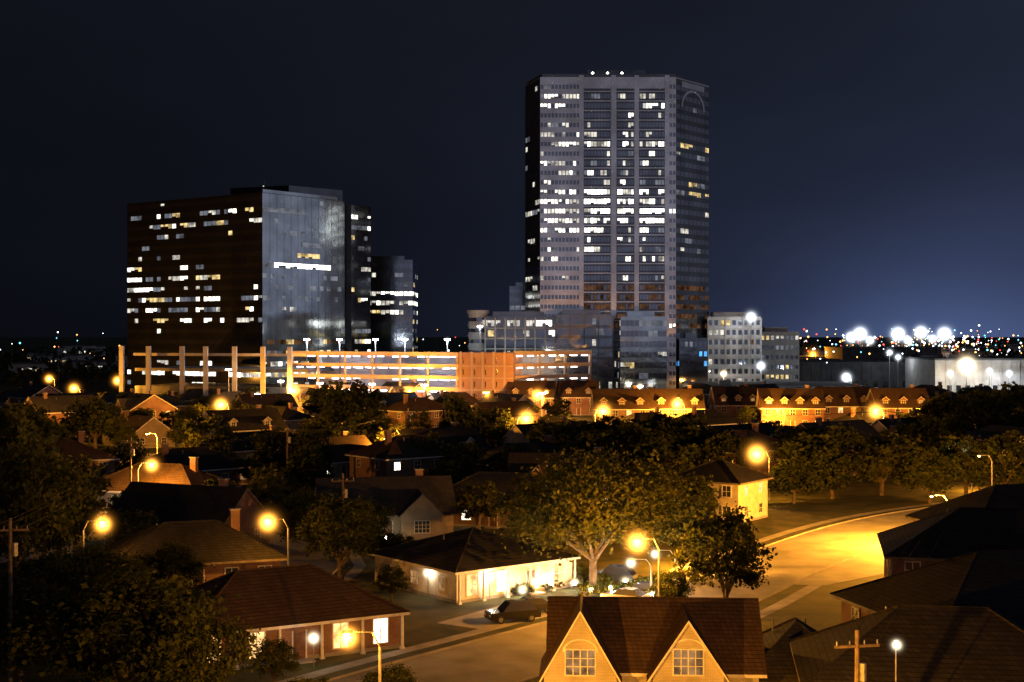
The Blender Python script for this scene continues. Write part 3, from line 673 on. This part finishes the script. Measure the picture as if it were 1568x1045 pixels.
# --- left office block
c0=(-88.7,500.); lw=(-88.7-.8*75.5,500+.6*75.5); rw=(-88.7+.6*42,500+.8*42)
LZ=75.0; nf=19; f2=LZ/nf
lb=empty('office_block'); mb=MB()
r2=(rw[0]-.8*75.5,rw[1]+.6*75.5)
mb.prism([lw,c0,rw,r2],0,LZ,'lkdark','roofdk'); 
mb.prism([(rw[0]-4,rw[1]+2),(rw[0]+2.5,rw[1]+.5),(rw[0]+9,rw[1]+9),(rw[0]-10,rw[1]+30)],0,LZ-1.5,'lkdark','roofdk')
mb.obj('block_body',lb)
mb=MB(); mb.obox(c0,rw,0,.05,0,LZ-.3,'lkgrey')  # paler glass puts this face's brighter sky reflection into the colour
for i in range(1,12):
    t=i/12; p=(c0[0]+(rw[0]-c0[0])*t,c0[1]+(rw[1]-c0[1])*t); mb.obox(p,(p[0]+.06,p[1]+.08),.05,.12,0,LZ-.3,'pane')
mb.obj('sky_reflection_face',lb)
mb=MB()
Lrow={17:.45,16:.6,14:.18,13:.12,12:.15,11:.4,10:.5,9:.7,8:.6,7:.65,6:.15,4:.05,2:.85,1:.4,15:.15}
facade(mb,lw,c0,0,f2,nf,34,runs(lambda f,u:Lrow.get(f,.06),['o_mid','o_dim','o_warm','o_hi','o_hi','o_dim','o_mid']),.9,.4)
def rp(f,b,u):
    if f==12: return 'o_hot' if .12<u<.83 else ('o_dim' if u<.2 else None)
    if f==17 and u<.5: return 'o_dim'
    if f==13 and .4<u<.7: return 'o_warm'
    if f==14 and .45<u<.75: return 'o_dim'
    if f in(11,9,10,15): return 'o_dim' if R.random()<.3 else None
    if f==8: return R.choice(('o_mid','o_dim','o_dim')) if u<.5 and R.random()<.6 else None
    if f<=5: return R.choice(('o_mid','o_warm','o_hi','o_dim',None,'o_warm','o_or') if f<4 else ('o_dim',None,'o_or','o_warm'))
    return 'o_dim' if R.random()<.05 else None
facade(mb,c0,rw,0,f2,nf,22,rp,.97,.42,.12)
facade(mb,(rw[0]+2.5,rw[1]+.5),(rw[0]+9,rw[1]+9),0,f2,nf-1,6,runs(lambda f,u:.6 if f in(16,17) else .2 if f>6 else .45,['o_mid','o_dim','o_hi','o_warm','o_dim']),.9,.4)
mb.obj('windows',lb)
mb=MB(); mb.prism([(-108,540),(-84,530),(-66,548),(-90,560)],LZ,LZ+5.5,'twdark','roofdk'); mb.cyl((-95,540,LZ+5),(-95,540,LZ+9),.2,.1,'metal',5); mb.octa((-95,538,LZ+6),.35,'o_mid')
mb.prism([(-88.7,501),(-66,531.5),(-66.6,532),(-89.3,501.5)],LZ,LZ+1.2,'lkgrey'); mb.obj('rooftop_plant',lb)
def simple(name,b0,b1,ytop,d,nb,nf_,pon,levels,body='lkdark',depth=30,rot=0,hf=.5,wf=.85,ledges=None,lh=.35):
    x0,_=bd(b0,d);x1,_=bd(b1,d);h=CAMH+(HZ-ytop)*d/F; e=empty(name); mb=MB(); y1=d+(x1-x0)*math.tan(rot)
    p0,p1=(x0,d),(x1,y1)
    mb.prism([p0,p1,(x1,y1+depth),(x0,d+depth)],0,h,body,'roofdk'); 
    mb.prism([(x0+3,d+5),(x1-4,y1+5),(x1-4,y1+12),(x0+3,d+12)],h,h+2.4,body,'roofdk'); mb.obox(p0,p1,.0,.3,h-.9,h+.5,body)
    mb.obj('body',e); f_=h/nf_
    w=MB(); facade(w,p0,p1,0,f_,nf_,nb,runs(pon,levels),wf,hf)
    side=(x0,d+depth),p0
    if x1<0: side=p1,(x1,y1+depth)
    facade(w,side[0],side[1],0,f_,nf_,max(3,int(nb*depth/(x1-x0+.1)*.7)),runs(pon,levels),wf,hf)
    w.obj('windows',e)
    if ledges:
        l=MB()
        for f in range(1,nf_): l.obox(p0,p1,.07,.5,f*f_-lh,f*f_+lh,ledges)
        n_=max(2,nb//3)
        for i in range(n_+1):
            t=i/n_; p=(x0+(x1-x0)*t*.99,d+(y1-d)*t*.99); l.obox(p,(p[0]+.5,p[1]),.06,.6,0,h,ledges)
        l.obj('ledges_and_piers',e)
    return e,h
simple('office_building',548,632,400,600,12,14,lambda f,u:{12:.7,10:.9,9:.9,8:.6,11:.15,7:.5}.get(f,.2),['o_mid','o_warm','o_hi','o_dim'],hf=.45)
simple('office_building',780,830,440,660,6,12,lambda f,u:.1,['o_dim','o_or'])
e,h=simple('apartment_building',742,850,487,520,22,8,lambda f,u:.9 if f==7 else .5 if f>5 else .2,['o_warm','o_warm','o_mid','o_hi','o_or'],'lkdark',28,0,.6,.9,'conc_l',.2)
mb=MB(); x0,y0=bd(732,524); mb.cyl((x0,y0,0),(x0,y0,32.2),3.6,3.6,'conc_l',20); 
for f in range(1,8): mb.cyl((x0,y0,f*4-.3),(x0,y0,f*4+.3),3.9,3.9,'conc_l',20); mb.cyl((x0,y0,f*4+1.2),(x0,y0,f*4+2.6),3.64,3.64,'pane',20)
mb.cyl((x0,y0,32.2),(x0,y0,33.4),4.2,4.2,'conc_l',20); mb.obj('corner_turret',e)
simple('office_building',850,938,484,515,14,8,lambda f,u:.15,['o_dim','o_mid','o_dim'],'lkdark',30,0,.6,.9,'twdark',.3)
simple('glass_office_building',950,1022,487,505,10,8,lambda f,u:.15 if f>3 else .3,['o_dim','o_mid','o_warm','o_dim'],'lkgrey',30,.1,.55,.9,None)
simple('hotel_building',1083,1166,487,560,9,8,lambda f,u:.18,['o_dim','o_or','o_mid','o_warm'],'conc_l',24,.06,.5,.6,'conc_l')
simple('hotel_building',1040,1084,520,545,6,6,lambda f,u:.1,['o_dim','o_blue'],'lkdark',24,0,.5,.6)
simple('low_office_building',1164,1224,510,600,8,6,lambda f,u:.3,['o_mid','o_warm','o_dim'],'conc_l',30,0,.4,.6)
def flood(b,d,z,p,kind='w',Rr=4,st=60,name='floodlight',glow=True,wide=.6):
    x,y=bd(b,d); e=empty(name,(x,y,0)); mb=MB(); mb.cyl((0,0,0),(0,0,z),.2,.14,'metal',6); mb.box(-.9,.9,-.12,.12,z,z+.15,'metal')
    for a in (-.7,0,.7): mb.box(a-.25,a+.25,-.35,-.12,z+.05,z+.45,'bulb_na' if kind=='na' else 'bulb_w')
    mb.obj('mast',e)
    if p: pointlight('light_source',e,(0,-.9,z),p,LC[kind],.3)
    if glow: bloom(e,(0,-.3,z+.2),Rr,kind,st,wide)
flood(1150,552,31,5000,'w',6); flood(735,505,27,3000,'w',2,30); flood(790,505,8,3000,'ww',2,30); flood(1108,545,9,5000,'ww',4,50); flood(1165,545,12,3000,'w',5,60)
flood(1060,530,6,5000,'na',3,40); flood(980,495,6,12000,'ww',3,30); flood(900,500,6,3000,'w',3,30)
# --- parking garages
M['garlight']=emis('garage_ceiling_light',(.9,.86,1.0),9.0,.2); M['garlight2']=emis('garage_ceiling_light_warm',(1,.76,.6),8,.2)
M['garpanel']=mat('garage_precast_panel',(.42,.32,.27),(.5,.39,.34),.3,.85)
M['garbrick']=mat('garage_brick_panel',(.34,.19,.12),(.42,.25,.16),.3,.85)
M['garin']=mat('garage_interior_concrete',(.3,.29,.29),(.4,.385,.38),.3,.9)
def garage(name,p0,p1,H_,lev,depth,par='garpanel',light='garlight',en=2400):
    e=empty(name); mb=MB(); dx,dy=p1[0]-p0[0],p1[1]-p0[1];L=math.hypot(dx,dy);t=(dx/L,dy/L);n=(t[1],-t[0]);lh=H_/lev
    for i in range(lev+1):
        z=i*lh; mb.obox(p0,p1,-depth,0,z-.3,z,'garin')
        if i>0: mb.obox(p0,p1,.003,.25,z-.35,z+.85,par)
    mb.obox(p0,p1,.26,.34,H_+.5,H_+1.0,'conc_l')
    nb=int(L/9)
    for i in range(nb+1):
        s=L*i/nb*.985; p=(p0[0]+t[0]*s,p0[1]+t[1]*s); q=(p[0]+t[0]*.6,p[1]+t[1]*.6)
        mb.obox(p,q,-.7,-.003,.003,H_-.31,'garin')
    mb.obox(p0,p1,-18.3,-18,0.003,H_-.31,'garin')
    mb.obj('deck_structure',e)
    l=MB()
    for i in range(1,lev+1):
        z=i*lh-.32
        for j in range(int(L/4.5)):
            if R.random()<.3: continue
            s=2+j*4.5
            for dep in (1.2,7):
                p=(p0[0]+t[0]*s-n[0]*dep,p0[1]+t[1]*s-n[1]*dep); l.obox(p,(p[0]+t[0]*2.2,p[1]+t[1]*2.2),0,.5,z-.4,z-.004,light)
    l.obj('ceiling_lights',e)
    for i in range(lev):
        for s in (L*.25,L*.75):
            pointlight('deck_light',e,(p0[0]+t[0]*s-n[0]*7,p0[1]+t[1]*s-n[1]*7,i*lh+lh*.6),en*R.uniform(.6,1.5),(.9,.84,1) if light=='garlight' else (1,.78,.62),.4)
    return e
garage('parking_garage',bd(445,462),bd(702,436),18.0,5,40)
garage('parking_garage',bd(786,432),bd(905,452),18.4,5,40,'garpanel','garlight2')
st=MB(); a=bd(702,434);b=bd(786,430)
st.obox(a,b,-12,0,0,18.9,'garbrick'); 
for z in (3.7,7.4,11.1,14.8): st.obox(a,b,.003,.2,z-.2,z+.2,'garpanel')
for i in range(5): 
    p=(a[0]+(b[0]-a[0])*(i+.1)/5.0,a[1]+(b[1]-a[1])*(i+.1)/5.0); st.obox(p,(p[0]+.7,p[1]),.003,.3,0,19.2,'garpanel')
for i in range(4):
    for z in (1,4.6,8.3,12,15.6):
        p=(a[0]+(b[0]-a[0])*(i+.45)/5.0,a[1]+(b[1]-a[1])*(i+.45)/5.0); st.obox(p,(p[0]+1.6,p[1]),.003,.06,z,z+1.7,'pane')
st.obj('brick_stair_tower')
mb=MB()
for b in (205,245,295,330,373,415,455): x_,y_=bd(b,485-(b-205)*.1); mb.box(x_-.7,x_+.7,y_-16,y_-14.4,0,20.6,'conc_l')
mb.obox(bd(205,471),bd(470,453),-.4,.4,17.4,18.3,'conc_l'); mb.obox(bd(205,473),bd(470,455),-30,-.6,12.2,13.2,'roofdk'); mb.obox(bd(205,473),bd(470,455),-30,-.6,0,7.2,'roofdk'); mb.obj('elevated_parking_frame')
flood(745,416,7,3800,'na',1.6,30,'street_or_added_lamp',False); flood(830,412,7,2200,'w',1.6,30,'street_or_added_lamp',False); flood(650,424,9,2600,'w',1.6,30,'street_or_added_lamp',False)  # the white lamps are unseen additions that light the garage panels
flood(570,432,9,2600,'w',1.6,30,'street_or_added_lamp',False); flood(490,440,9,2600,'w',1.6,30,'street_or_added_lamp',False)  # unseen white lamps added in front to pale the garage panels
for b in (470,520,575,620,685): flood(b,474,22.5,9000,'w',1.6,30,'deck_lamp',b in(620,685))
flood(430,458,9,700,'ww',2,40,'street_or_added_lamp'); flood(395,452,5,900,'ww',2,40,'street_or_added_lamp',True); flood(290,462,5,500,'ww',1.2,30,'street_or_added_lamp',False); flood(350,448,13,260,'ww',1.2,30,'street_or_added_lamp',False)
# --- long low buildings right
def low(name,b0,b1,d,h,k,nb=12):
    x0,_=bd(b0,d);x1,_=bd(b1,d); mb=MB(); mb.box(x0,x1,d,d+45,0,h,k); mb.box(x0-.3,x1+.3,d-.3,d+45.3,h,h+.7,'roofdk'); mb.box(x0+8,x0+12,d+8,d+11,h+.7,h+2.4,'metal')
    for i in range(nb):
        xx=x0+(x1-x0)*(i+.5)/nb; mb.box(xx-1.2,xx+1.2,d-.08,d-.02,.2,3,'pane'); mb.box(xx+2.6,xx+3.0,d-.25,d-.003,0,h-.1,k)
    mb.obj(name)
low('warehouse',1432,1600,590,13.5,'conc_l'); low('retail_store',1180,1425,640,11,'roofdk',16); low('retail_store',1070,1330,470,6.5,'siding',14); low('retail_store',1290,1440,800,16,'roofdk')
flood(1480,578,11.5,14000,'ww',10,110); flood(1455,583,8,3000,'w',3.5,50); flood(1545,583,8,5000,'w',4,50); flood(1515,583,9,3000,'w',4,50); flood(1375,625,14,1500,'w',4,50)
flood(1362,628,16,900,'w',4,50)
for b in (1090,1150,1225,1300): flood(b,462,5,3500,'w',2,30,'floodlight',b!=1150)
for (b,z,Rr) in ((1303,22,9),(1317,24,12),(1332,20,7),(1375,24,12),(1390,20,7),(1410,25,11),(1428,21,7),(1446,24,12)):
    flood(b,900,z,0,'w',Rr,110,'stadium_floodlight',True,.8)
M['dotw']=emis('far_light_white',(.9,.95,1),6,.3); M['doto']=emis('far_light_orange',(1,.45,.12),5,.3); M['dotr']=emis('far_light_red',(1,.08,.05),3,.3); M['dotb']=emis('far_light_cyan',(.2,.8,1),3,.3)
mb=MB(); r=random.Random(5)
for _ in range(480):
    d=r.uniform(620,1700); b=r.triangular(1080,1600,1480) if r.random()<.88 else r.uniform(0,800); z=r.uniform(7,22) if r.random()<.92 else r.uniform(22,29)
    x_,y_=bd(b,d); mb.octa((x_,y_,z),r.uniform(.3,.85)*d/1000,r.choice(('dotw','dotw','dotw','doto','doto','dotr','dotw','dotb')))
    mb.cyl((x_,y_,0),(x_,y_,z-.3),.12,.1,'metal',3,False)
mb.obj('distant_town_lights')
mb=MB()
for _ in range(80):
    d=r.uniform(750,1500); b=r.uniform(1100,1620) if r.random()<.7 else r.uniform(-30,500); x_,y_=bd(b,d); w=r.uniform(12,40); h=r.uniform(5,13)
    mb.box(x_,x_+w,y_,y_+20,0,h,'conc_l'); mb.box(x_-.5,x_+w+.5,y_-.5,y_+20.5,h,h+.8,'roofdk')
    for k in range(int(w/5)):
        if r.random()<.4: mb.box(x_+k*5+1,x_+k*5+3.5,y_-.15,y_-.02,h*.4,h*.6,r.choice(('o_mid','o_warm','o_hi')))
mb.obj('distant_buildings')
print('lights',len(bpy.data.lights),'objs',len(bpy.data.objects),'bloom mats',len(bloom_cache))
